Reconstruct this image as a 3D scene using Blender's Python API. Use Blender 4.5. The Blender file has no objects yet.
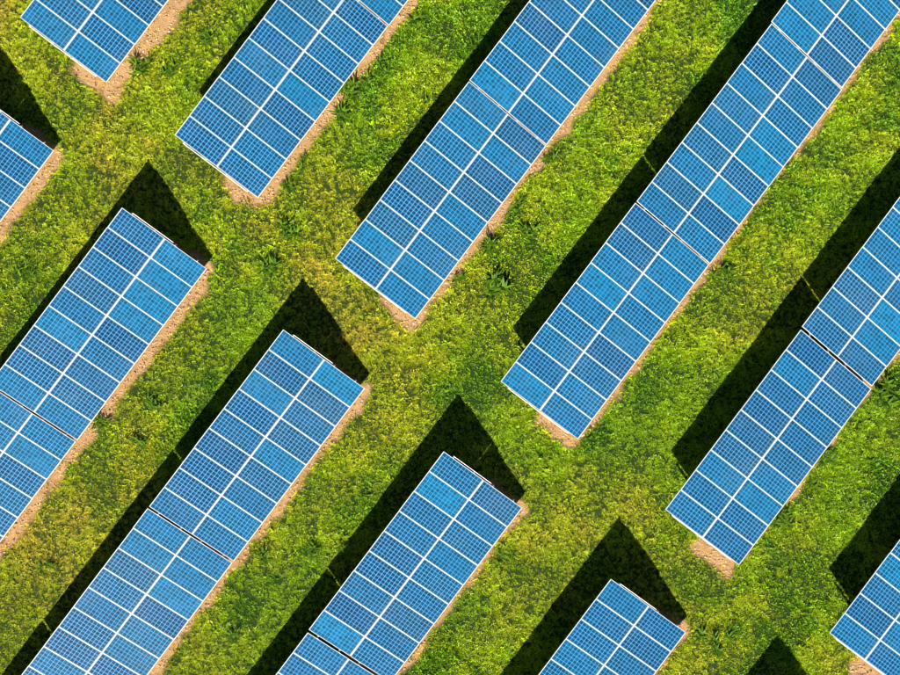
import bpy, math, random
import numpy as np
from mathutils import Matrix, Vector

random.seed(7)
RNG = np.random.default_rng(7)
SC = bpy.context.scene
COL = SC.collection

# ------------------------------------------------------------------ camera, sky, sun, exposure
CAM_H, CAM_F = 48.098, 1150.0 / 900.0          # height in metres, focal length / frame width
CAM_A, CAM_B = -0.027543, -0.034363             # a drone not quite level
R_world_to_cam = Matrix.Rotation(CAM_A, 3, 'X') @ Matrix.Rotation(CAM_B, 3, 'Y')
cam_data = bpy.data.cameras.new('camera')
cam_data.sensor_fit = 'HORIZONTAL'
cam_data.sensor_width = 36.0
cam_data.lens = 36.0 * CAM_F
cam_data.clip_start = 0.5
cam_data.clip_end = 2000.0
cam = bpy.data.objects.new('camera', cam_data)
COL.objects.link(cam)
cam.matrix_world = Matrix.Translation((0, 0, CAM_H)) @ R_world_to_cam.transposed().to_4x4()
SC.camera = cam

SHADOW = Vector((0.2966, 1.2736))               # ground shift of a shadow per metre of height
to_sun = Vector((-SHADOW.x, -SHADOW.y, 1.0)).normalized()
sun_elev = math.asin(to_sun.z)
sun_az = math.atan2(to_sun.x, to_sun.y)         # clockwise from +Y

world = bpy.data.worlds.new('World')
SC.world = world
world.use_nodes = True
wt = world.node_tree
bg = wt.nodes['Background']
sky = wt.nodes.new('ShaderNodeTexSky')
sky.sky_type = 'NISHITA'
sky.sun_disc = False
sky.sun_elevation = sun_elev
sky.sun_rotation = sun_az
sky.altitude = 100.0
sky.air_density = 0.6
sky.dust_density = 0.2
sky.ozone_density = 1.0
wt.links.new(sky.outputs[0], bg.inputs[0])
bg.inputs[1].default_value = 0.05

sun_data = bpy.data.lights.new('sun', 'SUN')
sun_data.energy = 5.0
sun_data.angle = math.radians(0.5)
sun_data.color = (1.0, 0.94, 0.84)
sun = bpy.data.objects.new('sun', sun_data)
COL.objects.link(sun)
sun.rotation_euler = (-to_sun).to_track_quat('-Z', 'Y').to_euler()

SC.view_settings.view_transform = 'Standard'
SC.view_settings.look = 'None'
SC.view_settings.exposure = 1.12
SC.view_settings.gamma = 1.0
SC.view_settings.use_curve_mapping = False
SC.cycles.filter_width = 1.0                     # the photograph is crisply sharpened

# ------------------------------------------------------------------ helpers
def at_px(x, y, z=0.0):
    """ground point seen at a pixel of the 900 x 675 photograph (survey of where things stand)"""
    d = R_world_to_cam.transposed() @ Vector(((x - 450) / 1150.0, (337.5 - y) / 1150.0, -1.0))
    t = (z - CAM_H) / d.z
    return Vector((d.x * t, d.y * t, z))

_tab = RNG.random((257, 257))
def vnoise(x, y, s, ox=0.0, oy=0.0):
    x = np.asarray(x) / s + 91.3 + ox; y = np.asarray(y) / s + 57.7 + oy
    xi = np.floor(x).astype(int); yi = np.floor(y).astype(int)
    fx = x - xi; fy = y - yi
    fx = fx * fx * (3 - 2 * fx); fy = fy * fy * (3 - 2 * fy)
    g = lambda a, b: _tab[a % 256, b % 256]
    return (g(xi, yi) * (1 - fx) + g(xi + 1, yi) * fx) * (1 - fy) + (g(xi, yi + 1) * (1 - fx) + g(xi + 1, yi + 1) * fx) * fy
def fbm(x, y, s, o=0.0, n=4):
    t = 0; a = 0.5; w = 0
    for k in range(n):
        t = t + a * vnoise(x, y, s, o + 13.1 * k, o * 0.7 + 5.9 * k); w += a; a *= 0.55; s *= 0.5
    return t / w
def sstep(a, b, x):
    t = np.clip((x - a) / (b - a), 0, 1)
    return t * t * (3 - 2 * t)

class MB:
    def __init__(s): s.v = []; s.f = []; s.m = []
    def box(s, c, size, mat=0, rot=None):
        n = len(s.v)
        for dx in (-.5, .5):
            for dy in (-.5, .5):
                for dz in (-.5, .5):
                    q = Vector((dx * size[0], dy * size[1], dz * size[2]))
                    if rot: q = rot @ q
                    s.v.append(tuple(q + Vector(c)))
        for f in ((0,1,3,2),(4,6,7,5),(0,4,5,1),(2,3,7,6),(0,2,6,4),(1,5,7,3)):
            s.f.append(tuple(n + i for i in f)); s.m.append(mat)
    def mesh(s, name, *mats):
        me = bpy.data.meshes.new(name)
        me.from_pydata(s.v, [], s.f)
        for m in mats: me.materials.append(m)
        if len(mats) > 1: me.polygons.foreach_set('material_index', s.m)
        me.update()
        return me

def link(name, data, parent=None, loc=(0, 0, 0), rot=(0, 0, 0), scale=(1, 1, 1)):
    o = bpy.data.objects.new(name, data)
    COL.objects.link(o)
    o.parent = parent
    o.location = loc; o.rotation_euler = rot; o.scale = scale
    return o

def tag(o, label, cat, group=None):
    o['label'] = label; o['category'] = cat
    if group: o['group'] = group

class NT:
    def __init__(s, name):
        s.mat = bpy.data.materials.new(name); s.mat.use_nodes = True
        s.t = s.mat.node_tree; s.t.nodes.clear()
        s.out = s.t.nodes.new('ShaderNodeOutputMaterial')
    def n(s, typ, **kw):
        nd = s.t.nodes.new(typ)
        for k, v in kw.items(): setattr(nd, k, v)
        return nd
    def set(s, inp, v):
        if isinstance(v, bpy.types.NodeSocket): s.t.links.new(v, inp)
        elif isinstance(v, (tuple, list)) and inp.type == 'RGBA': inp.default_value = (*v, 1) if len(v) == 3 else v
        else: inp.default_value = v
    def math(s, op, a, b=0.0, c=0.0, clamp=False):
        nd = s.n('ShaderNodeMath', operation=op, use_clamp=clamp)
        s.set(nd.inputs[0], a); s.set(nd.inputs[1], b); s.set(nd.inputs[2], c)
        return nd.outputs[0]
    def mix(s, f, a, b, blend='MIX'):
        nd = s.n('ShaderNodeMix', data_type='RGBA', blend_type=blend)
        s.set(nd.inputs[0], f); s.set(nd.inputs[6], a); s.set(nd.inputs[7], b)
        return nd.outputs[2]
    def smooth(s, x, a, b):
        nd = s.n('ShaderNodeMapRange', interpolation_type='SMOOTHSTEP')
        s.set(nd.inputs[0], x); nd.inputs[1].default_value = a; nd.inputs[2].default_value = b
        return nd.outputs[0]
    def noise(s, vec, scale, detail=3.0, rough=0.55):
        nd = s.n('ShaderNodeTexNoise'); nd.inputs['Scale'].default_value = scale
        nd.inputs['Detail'].default_value = detail; nd.inputs['Roughness'].default_value = rough
        if vec: s.set(nd.inputs['Vector'], vec)
        return nd.outputs['Fac']
    def bsdf(s, **kw):
        nd = s.n('ShaderNodeBsdfPrincipled')
        for k, v in kw.items(): s.set(nd.inputs[k.replace('_', ' ')], v)
        return nd.outputs[0]
    def done(s, surf):
        s.t.links.new(surf, s.out.inputs[0]); return s.mat

# ------------------------------------------------------------------ surveyed layout of the arrays
TH = 0.9235334                                  # direction of the rows
U = Vector((math.cos(TH), math.sin(TH))); V = Vector((math.sin(TH), -math.cos(TH)))   # along the row / down the slope
TILT, HLOW, PL = 0.315067, 0.4924, 2.1012       # tilt, height of the low edge, panel pitch down the slope
PW, NC = 1.0, 9                                 # panel pitch along the row, columns in one block
CT, ST = math.cos(TILT), math.sin(TILT)
DEPTH = 2 * PL * CT
# row: (high corner at the aisle, side of the aisle, blocks, gap, soil width along the low edge, soil width at the end)
ROWS = {
    1: ((-19.275, 14.450), 1, 1, 0.055, 0.66, 0.70),
    2: ((-21.484, 11.592), -1, 1, 0.09, 0.46, 0.35),
    3: ((-12.852, 9.563), 1, 2, 0.055, 0.36, 0.68),
    4: ((-14.992, 6.611), -1, 2, 0.06, 0.38, 0.30),
    5: ((-6.267, 4.494), 1, 2, 0.055, 0.34, 0.55),
    6: ((-8.376, 1.627), -1, 3, 0.08, 0.34, 0.25),
    7: ((0.429, -0.469), 1, 3, 0.055, 0.34, 0.62),
    8: ((-1.828, -3.310), -1, 2, 0.10, 0.34, 0.25),
    9: ((6.984, -5.588), 1, 2, 0.12, 0.32, 0.80),
    10: ((4.822, -8.345), -1, 1, 0.10, 0.30, 0.25),
    11: ((13.433, -10.441), 1, 1, 0.10, 0.40, 0.95),
    12: ((11.306, -13.143), -1, 1, 0.10, 0.30, 0.25),
}
END_OUT = {1: .06, 2: .06, 3: .065, 4: .06, 5: .035, 6: .06, 7: .05, 8: .065, 9: .03, 10: .05, 11: .03, 12: .05}   # how far the end rafter stands out
AISLE_S = 0.5 * ((Vector(ROWS[5][0]) @ U) + (Vector(ROWS[6][0]) @ U))

def row_extent(k):
    (bx, by), d, nb, g, sw, se = ROWS[k]
    n = nb * NC * PW + (nb - 1) * g
    B = Vector((bx, by))
    s0 = B @ U; s1 = s0 + d * n
    return min(s0, s1), max(s0, s1), B @ V, B @ V + DEPTH

# ------------------------------------------------------------------ ground fields
def soil_field(x, y):
    """1 on the bare earth along the drip edge and the ends of the rows"""
    s = x * U.x + y * U.y; t = x * V.x + y * V.y
    n1 = fbm(x, y, 0.75, 3.0, 4) - 0.5; n2 = fbm(x, y, 2.6, 9.0, 3) - 0.5
    out = np.zeros_like(x)
    for k, (B, d, nb, g, sw, se) in ROWS.items():
        s0, s1, t0, t1 = row_extent(k)
        e0 = se if d > 0 else 0.3               # lower left end
        e1 = 0.3 if d > 0 else se * 0.8
        w = sw * (1.15 + 0.9 * n2)
        # signed distance to the worn rectangle under the low part of the row
        ta = t0 + (DEPTH * 0.52 if d > 0 else DEPTH * 0.45)
        cx = np.maximum(s0 - e0 - s, s - s1 - e1); cy = np.maximum(ta - t, t - (t1 + w * 0.8))
        # rounded corner
        rr = 0.45
        dx = np.maximum(cx + rr, 0); dy = np.maximum(cy + rr, 0)
        sd = np.where((dx > 0) & (dy > 0), np.hypot(dx, dy) - rr, np.maximum(cx, cy))
        sd = sd - n1 * 0.62
        out = np.maximum(out, 1 - sstep(-0.20, 0.10, sd))
    return out
def under_field(x, y):
    s = x * U.x + y * U.y; t = x * V.x + y * V.y
    out = np.zeros_like(x)
    for k in ROWS:
        s0, s1, t0, t1 = row_extent(k)
        out = np.maximum(out, ((s > s0) & (s < s1) & (t > t0 + 0.5) & (t < t1 - 0.2)).astype(float))
    return out
def dry_field(x, y, soil):
    s = x * U.x + y * U.y - AISLE_S
    a = np.exp(-(s / 2.6) ** 2)
    near = sum(soil_shift for soil_shift in [soil])
    d = fbm(x, y, 4.5, 21.0, 4) * 1.35 - 0.38 + 0.10 * a + 0.28 * (fbm(x, y, 1.0, 33.0, 3) - 0.5) * 2
    # the upper right strips are the lush ones
    t = x * 0.6 + y * 0.5
    d = d - 0.010 * t
    # swaths left by the mower, along the rows
    d = d + 0.30 * (fbm(s * 0.22, (x * V.x + y * V.y) * 1.0, 0.8, 90.0, 3) - 0.5)
    # wheel tracks of the mower, on either side of the aisle's middle
    d = d + 0.16 * np.exp(-((np.abs(s) - 0.95) / 0.33) ** 2)
    return np.clip(d, 0, 1)
def height_field(x, y):
    return (fbm(x, y, 6.0, 41.0, 3) - 0.5) * 0.10 + (fbm(x, y, 0.7, 47.0, 3) - 0.5) * 0.05

# ------------------------------------------------------------------ ground sheet
def axis(lo, hi, step, far):
    c = np.arange(lo, hi + step, step)
    o = np.array([0.5, 1.5, 4, 10, 25, 70, 180, far])
    return np.concatenate([lo - o[::-1], c, c[-1] + o])
X0, X1, Y0, Y1 = -24.5, 22.5, -18.5, 17.5
gx = axis(X0, X1, 0.1, 600.0); gy = axis(Y0, Y1, 0.1, 600.0)
XX, YY = np.meshgrid(gx, gy)
xx = XX.ravel(); yy = YY.ravel()
soil = soil_field(xx, yy); dry = dry_field(xx, yy, soil)
inside = (xx >= X0) & (xx <= X1 + .05) & (yy >= Y0) & (yy <= Y1 + .05)
zz = np.where(inside, height_field(xx, yy) - 0.03 * soil, 0.0)
nx, ny = len(gx), len(gy)
i = (np.arange(ny - 1)[:, None] * nx + np.arange(nx - 1)[None, :]).ravel()
quads = np.stack([i, i + 1, i + nx + 1, i + nx], 1).astype(np.int32)
gme = bpy.data.meshes.new('ground')
gme.vertices.add(len(xx)); gme.vertices.foreach_set('co', np.stack([xx, yy, zz], 1).astype(np.float32).ravel())
gme.loops.add(quads.size); gme.loops.foreach_set('vertex_index', quads.ravel())
gme.polygons.add(len(quads)); gme.polygons.foreach_set('loop_start', np.arange(0, quads.size, 4, dtype=np.int32))
gme.polygons.foreach_set('loop_total', np.full(len(quads), 4, dtype=np.int32))
gme.update(calc_edges=True)
gme.polygons.foreach_set('use_smooth', np.ones(len(quads), dtype=bool))
for nm, arr in (('soil', soil), ('dry', dry)):
    gme.attributes.new(nm, 'FLOAT', 'POINT').data.foreach_set('value', arr.astype(np.float32))

m = NT('earth_and_thatch')
geo = m.n('ShaderNodeNewGeometry').outputs['Position']
a_s = m.n('ShaderNodeAttribute', attribute_name='soil').outputs['Fac']
a_d = m.n('ShaderNodeAttribute', attribute_name='dry').outputs['Fac']
nf = m.noise(geo, 9.0, 5.0, 0.7); nm_ = m.noise(geo, 1.7, 4.0); ng = m.noise(geo, 34.0, 3.0)
earth = m.mix(m.smooth(nm_, 0.3, 0.7), (0.34, 0.195, 0.082), (0.45, 0.275, 0.125))
earth = m.mix(m.smooth(nf, 0.42, 0.75), earth, (0.51, 0.335, 0.165))
earth = m.mix(m.math('MULTIPLY', m.smooth(ng, 0.52, 0.72), 0.7), earth, (0.25, 0.12, 0.045))
thatch = m.mix(a_d, (0.012, 0.038, 0.006), (0.040, 0.055, 0.008))
thatch = m.mix(m.smooth(nf, 0.4, 0.7), thatch, (0.025, 0.045, 0.007))
colr = m.mix(a_s, thatch, earth)
bmp = m.n('ShaderNodeBump'); bmp.inputs['Strength'].default_value = 0.8; bmp.inputs['Distance'].default_value = 0.05
m.set(bmp.inputs['Height'], m.math('ADD', nf, m.math('MULTIPLY', ng, 0.5)))
gme.materials.append(m.done(m.bsdf(Base_Color=colr, Roughness=0.95, Specular_IOR_Level=0.1, Normal=bmp.outputs[0])))
ground = link('ground', gme)
ground['kind'] = 'structure'

# ------------------------------------------------------------------ materials of the arrays
def metal(name, col, rough, metallic=0.0, var=0.1):
    m = NT(name)
    tc = m.n('ShaderNodeTexCoord').outputs['Object']
    n1 = m.noise(tc, 3.0, 4.0)
    c = m.mix(m.math('MULTIPLY', m.smooth(n1, 0.45, 0.8), var * 3), col, tuple(x * 0.72 for x in col))
    return m.done(m.bsdf(Base_Color=c, Roughness=rough, Metallic=metallic))
M_FRAME = metal('anodised_aluminium', (0.56, 0.56, 0.55), 0.45, 0.0)
M_STEEL = metal('galvanised_steel', (0.50, 0.51, 0.53), 0.5, 0.35)
M_RAIL = metal('aluminium_rail', (0.6, 0.6, 0.6), 0.45, 0.1)
M_BOX = metal('junction_box_plastic', (0.03, 0.03, 0.03), 0.6)
M_BACK = metal('white_backsheet', (0.6, 0.6, 0.6), 0.7)

def panel_material():
    m = NT('polycrystalline_cells_under_glass')
    uv = m.n('ShaderNodeUVMap', uv_map='cells').outputs[0]          # one unit per cell, 6 x 12
    sep = m.n('ShaderNodeSeparateXYZ'); m.set(sep.inputs[0], uv)
    x, y = sep.outputs[0], sep.outputs[1]
    info = m.n('ShaderNodeObjectInfo')
    def line(c, w0, w1):
        f = m.math('FRACT', c); d = m.math('MINIMUM', f, m.math('SUBTRACT', 1.0, f))
        return m.math('SUBTRACT', 1.0, m.smooth(d, w0, w1))
    grid = m.math('MAXIMUM', line(x, 0.025, 0.08), line(y, 0.025, 0.08))
    inb = m.math('MULTIPLY', m.math('MULTIPLY', m.math('GREATER_THAN', x, -0.02), m.math('LESS_THAN', x, 6.02)),
                 m.math('MULTIPLY', m.math('GREATER_THAN', y, -0.02), m.math('LESS_THAN', y, 12.02)))
    cell = m.n('ShaderNodeCombineXYZ')
    m.set(cell.inputs[0], m.math('FLOOR', x)); m.set(cell.inputs[1], m.math('FLOOR', y))
    m.set(cell.inputs[2], m.math('MULTIPLY', info.outputs['Random'], 317.0))
    wn = m.n('ShaderNodeTexWhiteNoise', noise_dimensions='3D'); m.set(wn.inputs['Vector'], cell.outputs[0])
    r1 = wn.outputs['Value']
    sc = m.n('ShaderNodeSeparateColor'); m.set(sc.inputs[0], wn.outputs['Color']); r2 = sc.outputs[1]
    grain_v = m.n('ShaderNodeTexVoronoi'); grain_v.inputs['Scale'].default_value = 5.5
    off = m.n('ShaderNodeVectorMath', operation='ADD'); m.set(off.inputs[0], uv); m.set(off.inputs[1], cell.outputs[0])
    m.set(grain_v.inputs['Vector'], off.outputs[0])
    gs = m.n('ShaderNodeSeparateColor'); m.set(gs.inputs[0], grain_v.outputs['Color'])
    # object colour: r = how bright and cyan the batch of cells is, g = how slate-grey, b = strength of the grid
    oc = m.n('ShaderNodeSeparateColor'); m.set(oc.inputs[0], info.outputs['Color'])
    base = m.mix(oc.outputs[0], (0.001, 0.025, 0.098), (0.001, 0.092, 0.215))
    base = m.mix(oc.outputs[1], base, (0.011, 0.036, 0.092))
    k = m.math('ADD', 0.62, m.math('MULTIPLY', r1, 0.62))
    k = m.math('MULTIPLY', k, m.math('ADD', 0.85, m.math('MULTIPLY', gs.outputs[0], 0.3)))
    kc = m.n('ShaderNodeCombineColor')
    for q in range(3): m.set(kc.inputs[q], k)
    c = m.mix(1.0, base, kc.outputs[0], 'MULTIPLY')
    c = m.mix(m.math('MULTIPLY', r2, 0.22), c, (0.003, 0.055, 0.12))
    # the tinned ribbons that run along the panel
    bus = m.math('MULTIPLY', line(m.math('ADD', m.math('MULTIPLY', x, 2.0), 0.5), 0.02, 0.07), 0.07)
    c = m.mix(m.math('MULTIPLY', bus, inb), c, (0.42, 0.60, 0.78))
    gridc = m.mix(oc.outputs[0], (0.085, 0.42, 0.70), (0.055, 0.42, 0.68))
    gm = m.math('MULTIPLY', grid, m.math('MULTIPLY', inb, oc.outputs[2]))
    c = m.mix(gm, c, gridc)
    grime = m.noise(m.n('ShaderNodeTexCoord').outputs['Object'], 9.0, 4.0)
    low = m.math('SUBTRACT', 1.0, m.smooth(y, -0.3, 1.6))
    c = m.mix(m.math('MULTIPLY', m.math('MULTIPLY', low, m.smooth(grime, 0.35, 0.75)), 0.22), c, (0.20, 0.19, 0.15))
    c = m.mix(inb, (0.006, 0.035, 0.075), c)
    dust = m.noise(m.n('ShaderNodeNewGeometry').outputs['Position'], 0.6, 4.0)
    c = m.mix(m.math('MULTIPLY', m.smooth(dust, 0.45, 0.8), 0.035), c, (0.42, 0.45, 0.45))
    return m.done(m.bsdf(Base_Color=c, Roughness=0.6, Specular_IOR_Level=0.0, Coat_Weight=0.38, Coat_Roughness=0.40, Coat_IOR=1.45))
M_CELL = panel_material()

# ------------------------------------------------------------------ one panel: laminate + frame + junction box (shared meshes)
FW = 0.020                                       # visible frame lip
LX, LY = PW - 0.008, PL - 0.009
def laminate_mesh():
    me = bpy.data.meshes.new('panel_laminate')
    hx, hy = LX / 2 - FW * 0.6, LY / 2 - FW * 0.6
    v = [(-hx, -hy, 0), (hx, -hy, 0), (hx, hy, 0), (-hx, hy, 0)]
    v += [(a, b, -0.007) for a, b, _ in v]
    f = [(0, 1, 2, 3), (7, 6, 5, 4), (0, 4, 5, 1), (1, 5, 6, 2), (2, 6, 7, 3), (3, 7, 4, 0)]
    me.from_pydata(v, [], f)
    me.materials.append(M_CELL); me.materials.append(M_BACK)
    uvl = me.uv_layers.new(name='cells')
    cx0, cy0 = LX / 2 - FW - 0.014, LY / 2 - 0.030 - 0.014
    for p in me.polygons:
        p.material_index = 0 if p.index == 0 else 1
        for li in p.loop_indices:
            q = me.vertices[me.loops[li].vertex_index].co
            uvl.data[li].uv = ((q.x + cx0) / (2 * cx0) * 6, (q.y + cy0) / (2 * cy0) * 12)
    return me
def frame_mesh():
    b = MB(); h = 0.04; top = 0.006; zc = top - h / 2; e = 0.003
    outer = [(-LX/2, -LY/2), (LX/2, -LY/2), (LX/2, LY/2), (-LX/2, LY/2)]
    FE = 0.030
    inner = [(-LX/2+FW, -LY/2+FE), (LX/2-FW, -LY/2+FE), (LX/2-FW, LY/2-FE), (-LX/2+FW, LY/2-FE)]
    cham = [(-LX/2+e, -LY/2+e), (LX/2-e, -LY/2+e), (LX/2-e, LY/2-e), (-LX/2+e, LY/2-e)]
    for ring, z in ((cham, top), (inner, top), (inner, top - h), (outer, top - h), (outer, top - e)):
        for a, c in ring: b.v.append((a, c, z))
    for r0, r1 in ((0, 1), (1, 2), (2, 3), (3, 4), (4, 0)):
        for k in range(4):
            k2 = (k + 1) % 4
            b.f.append((r0*4+k, r0*4+k2, r1*4+k2, r1*4+k)); b.m.append(0)
    return b.mesh('panel_frame', M_FRAME)
ME_LAM = laminate_mesh(); ME_FRM = frame_mesh()
_b = MB(); _b.box((0, LY * 0.40, -0.020), (0.12, 0.14, 0.025)); ME_JB = _b.mesh('junction_box', M_BOX)
_b = MB(); _b.box((0, 0, 0), (0.05, 0.045, 0.012)); _b.box((0, 0, 0.010), (0.018, 0.018, 0.008)); ME_CLAMP = _b.mesh('clamp', M_RAIL)

def profile_beam(length, w, h, axis='x', lip=0.012, mat=None, name='beam'):
    """an open C section along x or y, centred"""
    b = MB(); t = 0.006
    if axis == 'x':
        b.box((0, 0, h/2 - t/2), (length, w, t)); b.box((0, -w/2 + t/2, -t/2), (length, t, h - t)); b.box((0, w*0.2, -h/2 + t/2), (length, w*0.55, t))
    else:
        b.box((0, 0, h/2 - t/2), (w, length, t)); b.box((-w/2 + t/2, 0, -t/2), (t, length, h - t)); b.box((w*0.2, 0, -h/2 + t/2), (w*0.55, length, t))
    return b.mesh(name, mat)

PURLIN_T = (0.24, 0.76, 1.24, 1.76)              # where the four rails run, in panel lengths from the high edge
RAFT_X = (0.9, 3.3, 5.7, 8.1)
def post_mesh(h):
    b = MB(); b.box((0, 0, h/2 - 0.2), (0.09, 0.006, h + 0.4)); b.box((-0.042, 0.028, h/2 - 0.2), (0.006, 0.05, h + 0.4))
    b.box((0.042, 0.028, h/2 - 0.2), (0.006, 0.05, h + 0.4)); b.box((0, 0.02, h - 0.02), (0.13, 0.09, 0.012)); b.box((0, 0.025, 0.02), (0.2, 0.16, 0.03))
    return b.mesh('post', M_STEEL)
def slope_z(yl, drop): return HLOW + yl * math.tan(TILT) - drop / CT
Y_FRONT, Y_REAR = 0.85, DEPTH - 0.85
ME_PF = post_mesh(slope_z(Y_FRONT, 0.20)); ME_PR = post_mesh(slope_z(Y_REAR, 0.20))
ME_RAFT = profile_beam(PL * 1.62, 0.06, 0.09, 'y', mat=M_STEEL, name='rafter')
ME_ENDR = profile_beam(PL * 1.55, 0.034, 0.07, 'y', mat=M_RAIL, name='end_rafter')
ME_ENDS = profile_beam(PL * 0.96, 0.034, 0.07, 'y', mat=M_RAIL, name='end_rafter')
_brl = math.hypot(Y_REAR - Y_FRONT, 0.0)
ME_BRACE = profile_beam(1.25, 0.04, 0.04, 'y', mat=M_STEEL, name='brace')

def panel_tint(rng, lowleft):
    r = rng.random()
    cy = min(max(rng.gauss(0.36, 0.27), 0.0), 1.0); sl = max(rng.gauss(0.02, 0.12), 0.0)
    if r < 0.06: cy, sl = rng.uniform(0.8, 1.0), 0.0             # a bright cyan batch
    elif r < 0.17: cy, sl = rng.uniform(0.0, 0.3), rng.uniform(0.4, 0.95)   # a slate batch
    c = (cy, min(sl, 1.0), rng.uniform(0.82, 1.0) - 0.25 * cy)
    return c

def make_block(rowk, blk, label):
    (bx, by), d, nb, g, sw, se = ROWS[rowk]
    rng = random.Random(rowk * 17 + blk * 5)
    ln = NC * PW
    start = blk * (ln + g) if d > 0 else -(blk + 1) * ln - blk * g
    hi = Vector((bx, by)) + U * start                      # high corner, lower-left end
    base = hi + U * (ln / 2) + V * (DEPTH / 2)
    root = bpy.data.objects.new('solar_array', None)
    root.empty_display_size = 0.5
    COL.objects.link(root)
    j = V * rng.gauss(0, 0.022)
    root.location = (base.x + j.x, base.y + j.y, rng.gauss(0, 0.012)); root.rotation_euler = (rng.gauss(0, 0.0012), rng.gauss(0, 0.0008), TH + rng.gauss(0, 0.0012))
    tag(root, label, 'solar array', 'solar arrays standing in rows on the grass')
    ex = -ln / 2; ey = -DEPTH / 2                          # local corner: low edge, lower-left end
    sag = rng.uniform(-0.003, 0.003)
    def slope_pt(x, tfrom_high, drop=0.0):
        """local point on the panel plane; tfrom_high in metres down the slope from the high edge"""
        up = 2 * PL - tfrom_high
        return (ex + x, ey + up * CT + drop * ST, HLOW + up * ST - drop * CT)
    for c in range(NC):
        for r in range(2):
            loc = slope_pt((c + 0.5) * PW, (r + 0.5) * PL)
            p = link('solar_panel', ME_LAM, root, (loc[0] + rng.gauss(0, .0012), loc[1] + rng.gauss(0, .003), loc[2] + rng.gauss(0, .0025)),
                     (TILT + rng.gauss(0, 0.0035), rng.gauss(0, 0.004), rng.gauss(0, 0.0012)))
            p.color = (*panel_tint(rng, 0), 1)
            link('frame', ME_FRM, p)
            link('junction_box', ME_JB, p)
    # rails under the panels; they bridge the gap to the next block and reach out past the aisle end
    for tq in PURLIN_T:
        xa, xb = -0.02, ln + 0.02
        if d > 0:
            if blk == 0: xa = -END_OUT[rowk] - 0.015
            if blk < nb - 1: xb = ln + g - 0.022
        else:
            if blk == 0: xb = ln + END_OUT[rowk] + 0.015
            if blk < nb - 1: xa = -g + 0.022
        me = profile_beam(xb - xa, 0.05, 0.06, 'x', mat=M_RAIL, name='rail')
        link('rail', me, root, slope_pt((xa + xb) / 2, tq * PL, 0.034 + 0.031), (TILT, 0, 0))
        for c in range(NC + 1):
            link('clamp', ME_CLAMP, root, slope_pt(c * PW, tq * PL, -0.013), (TILT, 0, 0))
    for x in RAFT_X:
        link('rafter', ME_RAFT, root, slope_pt(x, PL, 0.034 + 0.062 + 0.048), (TILT, 0, 0))
        link('post', ME_PF, root, (ex + x, ey + Y_FRONT, 0)); link('post', ME_PR, root, (ex + x, ey + Y_REAR, 0))
        yb = Y_REAR - 0.62
        link('brace', ME_BRACE, root, (ex + x + 0.055, ey + yb + 0.18, slope_z(Y_REAR, 0.2) * 0.60), (math.radians(-38) + 0.0, 0, 0))
    if blk == 0:
        xe = -END_OUT[rowk] if d > 0 else ln + END_OUT[rowk]
        if d > 0: link('end_rafter', ME_ENDR, root, slope_pt(xe, PL * 0.99, 0.034 + 0.062 + 0.036), (TILT, 0, 0))
        else: link('end_rafter', ME_ENDS, root, slope_pt(xe, PL * 0.70, 0.030), (TILT, 0, 0))
    return root

NTH = {1: 'first', 2: 'second', 3: 'third', 4: 'fourth', 5: 'fifth', 6: 'sixth'}
for k in ROWS:
    side = 'above' if ROWS[k][1] > 0 else 'below'
    n = NTH[(k + 1) // 2]
    for b in range(ROWS[k][2]):
        if ROWS[k][2] == 1: what = 'the only block in view of the %s row' % n
        elif b == 0: what = 'aisle-end block of the %s row' % n
        else: what = '%s block from the aisle in the %s row' % (NTH[b + 1], n)
        if k == 12: make_block(k, b, 'blue solar array past the bottom edge, only its shadow tip showing below the aisle'); continue
        make_block(k, b, 'blue solar array, %s %s the diagonal aisle' % (what, side))

# ------------------------------------------------------------------ grass: one stuff object of instanced tufts
def leaf_strip(vs, fs, base, az, length, width, lean, curl, segs=3, fold=0.0):
    """a tapering blade that rises and bends over"""
    d = Vector((math.cos(az), math.sin(az), 0)); sd = Vector((-d.y, d.x, 0))
    p = Vector(base); ang = lean; n0 = len(vs)
    for k in range(segs + 1):
        f = k / segs
        w = width * (0.65 + 0.9 * f - 1.5 * f * f) if segs > 2 else width * (1 - f)
        w = max(w, 0.0006)
        vs.append(tuple(p - sd * w / 2)); vs.append(tuple(p + sd * w / 2))
        p = p + (d * math.sin(ang) + Vector((0, 0, 1)) * math.cos(ang)) * (length / segs)
        ang += curl / segs
    for k in range(segs):
        a = n0 + 2 * k
        fs.append((a, a + 1, a + 3, a + 2))

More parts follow.
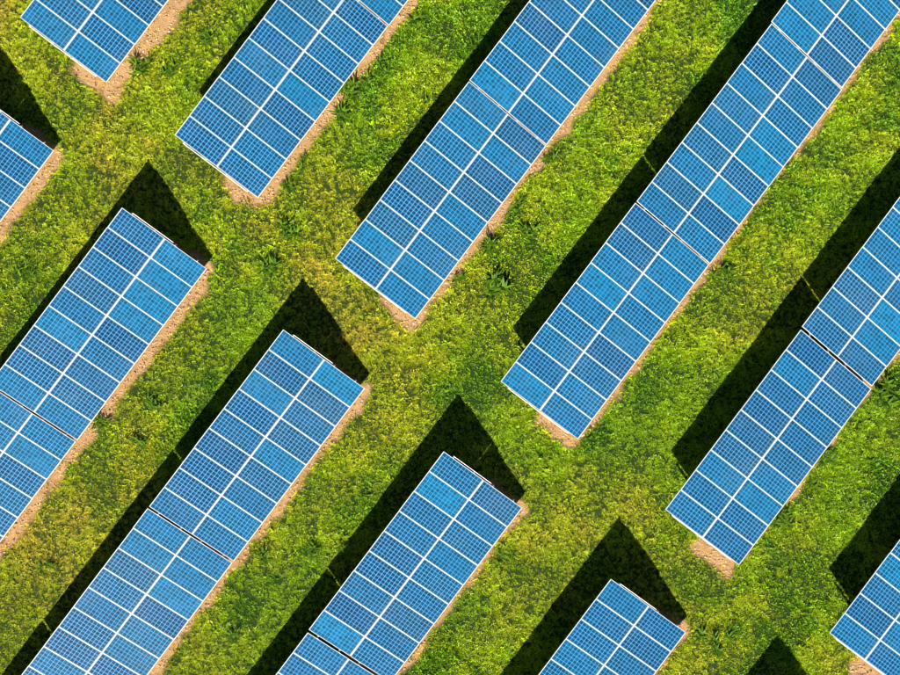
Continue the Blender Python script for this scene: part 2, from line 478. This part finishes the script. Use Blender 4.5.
def foliage_mat(name, lush, mid, straw, rough=0.38, trans=0.35):
    m = NT(name)
    dry_a = m.n('ShaderNodeAttribute', attribute_name='dry', attribute_type='INSTANCER').outputs['Fac']
    info = m.n('ShaderNodeObjectInfo').outputs['Random']
    isl = m.n('ShaderNodeNewGeometry').outputs['Random Per Island']
    d = m.math('ADD', dry_a, m.math('MULTIPLY', m.math('SUBTRACT', isl, 0.5), 0.55))
    c = m.mix(m.smooth(d, 0.0, 0.5), lush, mid)
    c = m.mix(m.smooth(d, 0.5, 1.15), c, straw)
    v = m.math('MULTIPLY', m.math('ADD', 0.45, m.math('MULTIPLY', info, 0.95)), m.math('ADD', 0.55, m.math('MULTIPLY', m.math('FRACT', m.math('MULTIPLY', isl, 7.31)), 0.95)))
    vc = m.n('ShaderNodeCombineColor')
    for q in range(3): m.set(vc.inputs[q], v)
    c = m.mix(1.0, c, vc.outputs[0], 'MULTIPLY')
    b = m.bsdf(Base_Color=c, Roughness=rough, Specular_IOR_Level=0.28)
    t = m.n('ShaderNodeBsdfTranslucent'); m.set(t.inputs[0], c)
    ms = m.n('ShaderNodeMixShader'); ms.inputs[0].default_value = trans
    m.t.links.new(b, ms.inputs[1]); m.t.links.new(t.outputs[0], ms.inputs[2])
    return m.done(ms.outputs[0])
M_GRASS = foliage_mat('meadow_grass', (0.225, 0.410, 0.004), (0.430, 0.520, 0.006), (0.68, 0.51, 0.05))
M_BROAD = foliage_mat('broad_leaved_herbs', (0.105, 0.270, 0.006), (0.24, 0.40, 0.008), (0.42, 0.38, 0.03))

def tuft(name, seed, nblades, spread, lmin, lmax, wmin, wmax, leanmax, mat, segs=3):
    rng = random.Random(seed); vs = []; fs = []
    for k in range(nblades):
        a = rng.uniform(0, 2 * math.pi); r = spread * math.sqrt(rng.random())
        az = a + rng.gauss(0, 0.7)
        leaf_strip(vs, fs, (r * math.cos(a), r * math.sin(a), -0.01), az, rng.uniform(lmin, lmax), rng.uniform(wmin, wmax),
                   rng.uniform(0.5, leanmax), rng.uniform(0.2, 0.7), segs)
    me = bpy.data.meshes.new(name); me.from_pydata(vs, [], fs); me.materials.append(mat)
    return bpy.data.objects.new(name, me)

tufts = bpy.data.collections.new('grass_tufts')
for q in range(5):
    tufts.objects.link(tuft('tuft_%d' % q, 100 + q, 19, 0.07, 0.06, 0.135, 0.014, 0.029, 1.3, M_GRASS))
for q in range(2):
    tufts.objects.link(tuft('tuft_%d' % (5 + q), 200 + q, 12, 0.06, 0.07, 0.13, 0.030, 0.055, 1.15, M_BROAD))
stones = bpy.data.collections.new('clods')
m = NT('clod_earth')
rnd = m.n('ShaderNodeObjectInfo').outputs['Random']
M_CLOD = m.done(m.bsdf(Base_Color=m.mix(rnd, (0.27, 0.15, 0.07), (0.55, 0.38, 0.21)), Roughness=0.95, Specular_IOR_Level=0.1))
import bmesh
for q in range(3):
    bm = bmesh.new(); bmesh.ops.create_icosphere(bm, subdivisions=1, radius=1.0)
    rg = random.Random(q)
    for v in bm.verts: v.co *= rg.uniform(0.65, 1.2); v.co.z *= 0.6
    me = bpy.data.meshes.new('clod_%d' % q); bm.to_mesh(me); bm.free(); me.materials.append(M_CLOD)
    stones.objects.link(bpy.data.objects.new('clod_%d' % q, me))

def scatter(name, pts, scl, rotz, lean, idx, dryv, coll, label):
    me = bpy.data.meshes.new(name)
    me.vertices.add(len(pts)); me.vertices.foreach_set('co', pts.astype(np.float32).ravel())
    for nm, arr in (('scl', scl), ('dry', dryv)):
        me.attributes.new(nm, 'FLOAT', 'POINT').data.foreach_set('value', arr.astype(np.float32))
    me.attributes.new('rot', 'FLOAT_VECTOR', 'POINT').data.foreach_set('vector', np.stack([lean[:, 0], lean[:, 1], rotz], 1).astype(np.float32).ravel())
    me.attributes.new('idx', 'INT', 'POINT').data.foreach_set('value', idx.astype(np.int32))
    o = link(name, me)
    o['kind'] = 'stuff'; o['label'] = label; o['category'] = name.replace('_', ' ')
    ng = bpy.data.node_groups.new(name + '_scatter', 'GeometryNodeTree')
    ng.interface.new_socket('Geometry', in_out='INPUT', socket_type='NodeSocketGeometry')
    ng.interface.new_socket('Geometry', in_out='OUTPUT', socket_type='NodeSocketGeometry')
    N = ng.nodes; Lk = ng.links
    gi = N.new('NodeGroupInput'); go = N.new('NodeGroupOutput')
    m2p = N.new('GeometryNodeMeshToPoints'); iop = N.new('GeometryNodeInstanceOnPoints')
    ci = N.new('GeometryNodeCollectionInfo'); ci.inputs['Collection'].default_value = coll
    ci.inputs['Separate Children'].default_value = True; ci.inputs['Reset Children'].default_value = True
    def na(nm, t):
        a = N.new('GeometryNodeInputNamedAttribute'); a.data_type = t; a.inputs['Name'].default_value = nm
        return a.outputs['Attribute']
    e2r = N.new('FunctionNodeEulerToRotation')
    Lk.new(gi.outputs[0], m2p.inputs['Mesh']); Lk.new(m2p.outputs[0], iop.inputs['Points'])
    Lk.new(ci.outputs[0], iop.inputs['Instance']); iop.inputs['Pick Instance'].default_value = True
    Lk.new(na('idx', 'INT'), iop.inputs['Instance Index'])
    Lk.new(na('rot', 'FLOAT_VECTOR'), e2r.inputs[0]); Lk.new(e2r.outputs[0], iop.inputs['Rotation'])
    Lk.new(na('scl', 'FLOAT'), iop.inputs['Scale'])
    Lk.new(iop.outputs[0], go.inputs[0])
    md = o.modifiers.new('scatter', 'NODES'); md.node_group = ng
    return o

NG = 255000
px = RNG.uniform(X0, X1, NG); py = RNG.uniform(Y0, Y1, NG)
s_ = soil_field(px, py); u_ = under_field(px, py); d_ = dry_field(px, py, s_)
thin = fbm(px, py, 0.8, 61.0, 3)
keep = (RNG.random(NG) > sstep(0.1, 1.0, s_) * 0.955) & (RNG.random(NG) > u_ * 0.75) & (RNG.random(NG) > 0.30 * sstep(0.52, 0.72, thin))
px, py, s_, d_ = px[keep], py[keep], s_[keep], d_[keep]
n = len(px)
lush = 1 - d_
tall = fbm(px, py, 1.6, 71.0, 3)
scl = 0.88 * (0.55 + 1.05 * RNG.random(n) ** 2.2) * (0.78 + 0.5 * sstep(0.35, 0.7, tall)) * (1 - 0.3 * d_)
broad = (RNG.random(n) < 0.75 * sstep(0.54, 0.66, fbm(px, py, 1.9, 81.0, 3)) * (0.4 + lush))
idx = np.where(broad, 5 + RNG.integers(0, 2, n), RNG.integers(0, 5, n))
lean = RNG.normal(0, 0.16, (n, 2))
ptz = height_field(px, py) - 0.03 * s_
d2 = np.clip(d_ + RNG.normal(0, 0.10, n) + 0.9 * s_, 0, 1.3)
scatter('grass', np.stack([px, py, ptz], 1), scl, RNG.uniform(0, 6.283, n), lean, idx, d2, tufts, 'yellow-green meadow grass growing between the rows of arrays')

NS = 330000
qx = RNG.uniform(X0, X1, NS); qy = RNG.uniform(Y0, Y1, NS)
qs = soil_field(qx, qy); k = (RNG.random(NS) < qs * 0.9)
qx, qy = qx[k], qy[k]; n = len(qx)
scatter('soil_clods', np.stack([qx, qy, height_field(qx, qy) - 0.03], 1), 0.012 + 0.060 * RNG.random(n) ** 3.5, RNG.uniform(0, 6.283, n),
        RNG.normal(0, 0.5, (n, 2)), RNG.integers(0, 3, n), np.zeros(n), stones, 'crumbs and clods lying on the bare tan earth')

# ------------------------------------------------------------------ tall weeds that stand out of the grass, each a plant of its own
def weed_material():
    m = NT('weed_leaves')
    isl = m.n('ShaderNodeNewGeometry').outputs['Random Per Island']
    info = m.n('ShaderNodeObjectInfo').outputs['Random']
    c = m.mix(isl, (0.018, 0.062, 0.003), (0.13, 0.24, 0.006))
    c = m.mix(m.math('MULTIPLY', info, 0.5), c, (0.07, 0.15, 0.008))
    b = m.bsdf(Base_Color=c, Roughness=0.6, Specular_IOR_Level=0.12)
    t = m.n('ShaderNodeBsdfTranslucent'); m.set(t.inputs[0], c)
    ms = m.n('ShaderNodeMixShader'); ms.inputs[0].default_value = 0.2
    m.t.links.new(b, ms.inputs[1]); m.t.links.new(t.outputs[0], ms.inputs[2])
    return m.done(ms.outputs[0])
M_WEED = weed_material()
def weed_meshes(seed):
    rng = random.Random(seed); lv = []; lf = []; sv = []; sf = []
    nst = rng.randint(2, 6); wide = rng.uniform(0.6, 1.5); lng = rng.uniform(0.75, 1.1)
    for st in range(nst):
        a = rng.uniform(0, 6.28); r = 0 if st == 0 else rng.uniform(0.08, 0.3)
        bx, by = r * math.cos(a), r * math.sin(a); h = rng.uniform(0.05, 0.20)
        leaf_strip(sv, sf, (bx, by, -0.03), a, h, 0.02, 0.15, 0.2, 3)
        leaf_strip(sv, sf, (bx, by, -0.03), a + 1.57, h, 0.02, 0.1, 0.1, 3)
        for q in range(rng.randint(8, 12)):
            f = q / 11.0
            leaf_strip(lv, lf, (bx + 0.1 * f * math.cos(a), by + 0.1 * f * math.sin(a), 0.02 + h * f), q * 2.4 + rng.gauss(0, .3),
                       lng * rng.uniform(0.20, 0.42) * (1.15 - 0.55 * f), wide * rng.uniform(0.045, 0.085), rng.uniform(0.7, 1.2), rng.uniform(0.3, 0.8), 4)
    out = []
    for nm, v, f in (('leaves', lv, lf), ('stems', sv, sf)):
        me = bpy.data.meshes.new(nm); me.from_pydata(v, [], f); me.materials.append(M_WEED); out.append(me)
    return out
WM = [weed_meshes(300 + q) for q in range(13)]
WEEDS = [
    (140, 69, 1.0, 'in the grass beside the first row above the aisle, nearer the soil'), (171, 73, .7, 'between the first and second rows above the aisle'),
    (206, 38, .8, 'left of the shadow of the second row above the aisle'), (414, 20, 1.1, 'beside the block joint of the second row above the aisle'),
    (381, 68, .9, 'highest of the three lining the soil of the second row'), (363, 83, .9, 'middle of the three lining the soil of the second row'),
    (351, 93, .9, 'lowest of the three lining the soil of the second row'), (338, 113, 1.0, 'at the soil edge halfway down the second row'),
    (303, 161, .9, 'at the soil edge near the end of the second row'), (426, 100, .8, 'at the shadow edge of the third row above the aisle'),
    (474, 50, .9, 'at the upper shadow edge near the third row block joint'), (552, 158, .9, 'on the soil edge just below the third row block joint'),
    (889, 88, .9, 'near the right border beside the fourth row above the aisle'), (25, 271, .9, 'left border, between the first and second rows below the aisle'),
    (288, 233, .9, 'in the open aisle right of the second row end'), (270, 267, 1.0, 'in the aisle just left of the shadow tip of the third row'),
    (288, 185, .9, 'touching the low corner of the second row above the aisle'), (519, 203, .8, 'highest in the strip right of the third row above the aisle'),
    (525, 229, 1.0, 'in mid strip between the third and fourth rows above the aisle'), (494, 291, 1.15, 'star-shaped, lowest in the strip between third and fourth rows'),
    (489, 242, 1.0, 'at the soil edge of the lower third row above the aisle'), (461, 277, .8, 'close to the low edge near the third row end'),
    (738, 246, 1.1, 'at the low edge beside the fourth row block joint'), (720, 271, .9, 'just below the fourth row block joint'),
    (156, 405, 1.0, 'between the second and third rows below the aisle, highest'), (137, 438, 1.0, 'between the second and third rows below the aisle, in the middle'),
    (101, 423, .8, 'on the soil edge of the second row below the aisle'), (881, 394, 1.1, 'right of the wide block gap in the fifth row'),
    (826, 457, .9, 'beside the soil in mid length of the fifth row above the aisle'), (812, 484, .8, 'beside the soil lower down the fifth row'),
    (48, 564, .8, 'small, in the grass near the lower left border'), (265, 553, 1.0, 'in the grass beside the soil of the third row below the aisle'),
    (307, 552, .8, 'near the shadow edge of the fourth row below the aisle'), (236, 633, .8, 'bottom of the strip beside the third row below the aisle'),
    (348, 553, 1.0, 'standing in the dark shadow of the fourth row below the aisle'), (502, 555, .9, 'against the low edge of the fourth row below the aisle'),
    (712, 640, 1.2, 'left one of the pair beside the fifth row below the aisle'), (730, 636, 1.0, 'right one of the pair beside the fifth row below the aisle'),
    (790, 578, .8, 'alone in the lower right aisle between two shadows'), (783, 518, .9, 'beside the low corner of the fifth row above the aisle'),
]
for q, (x, y, s, where) in enumerate(WEEDS):
    p = at_px(x, y)
    z = float(height_field(np.array([p.x]), np.array([p.y]))[0])
    root = bpy.data.objects.new('weed_plant', None); COL.objects.link(root)
    root.location = (p.x, p.y, z); root.rotation_euler = (0, 0, q * 1.37); root.scale = (s * 1.3, s * 1.3, s * 1.05)
    tag(root, 'dark leafy weed ' + where, 'weed', 'dark weeds standing in the grass')
    lm, sm = WM[q % 13]
    link('leaves', lm, root); link('stems', sm, root)
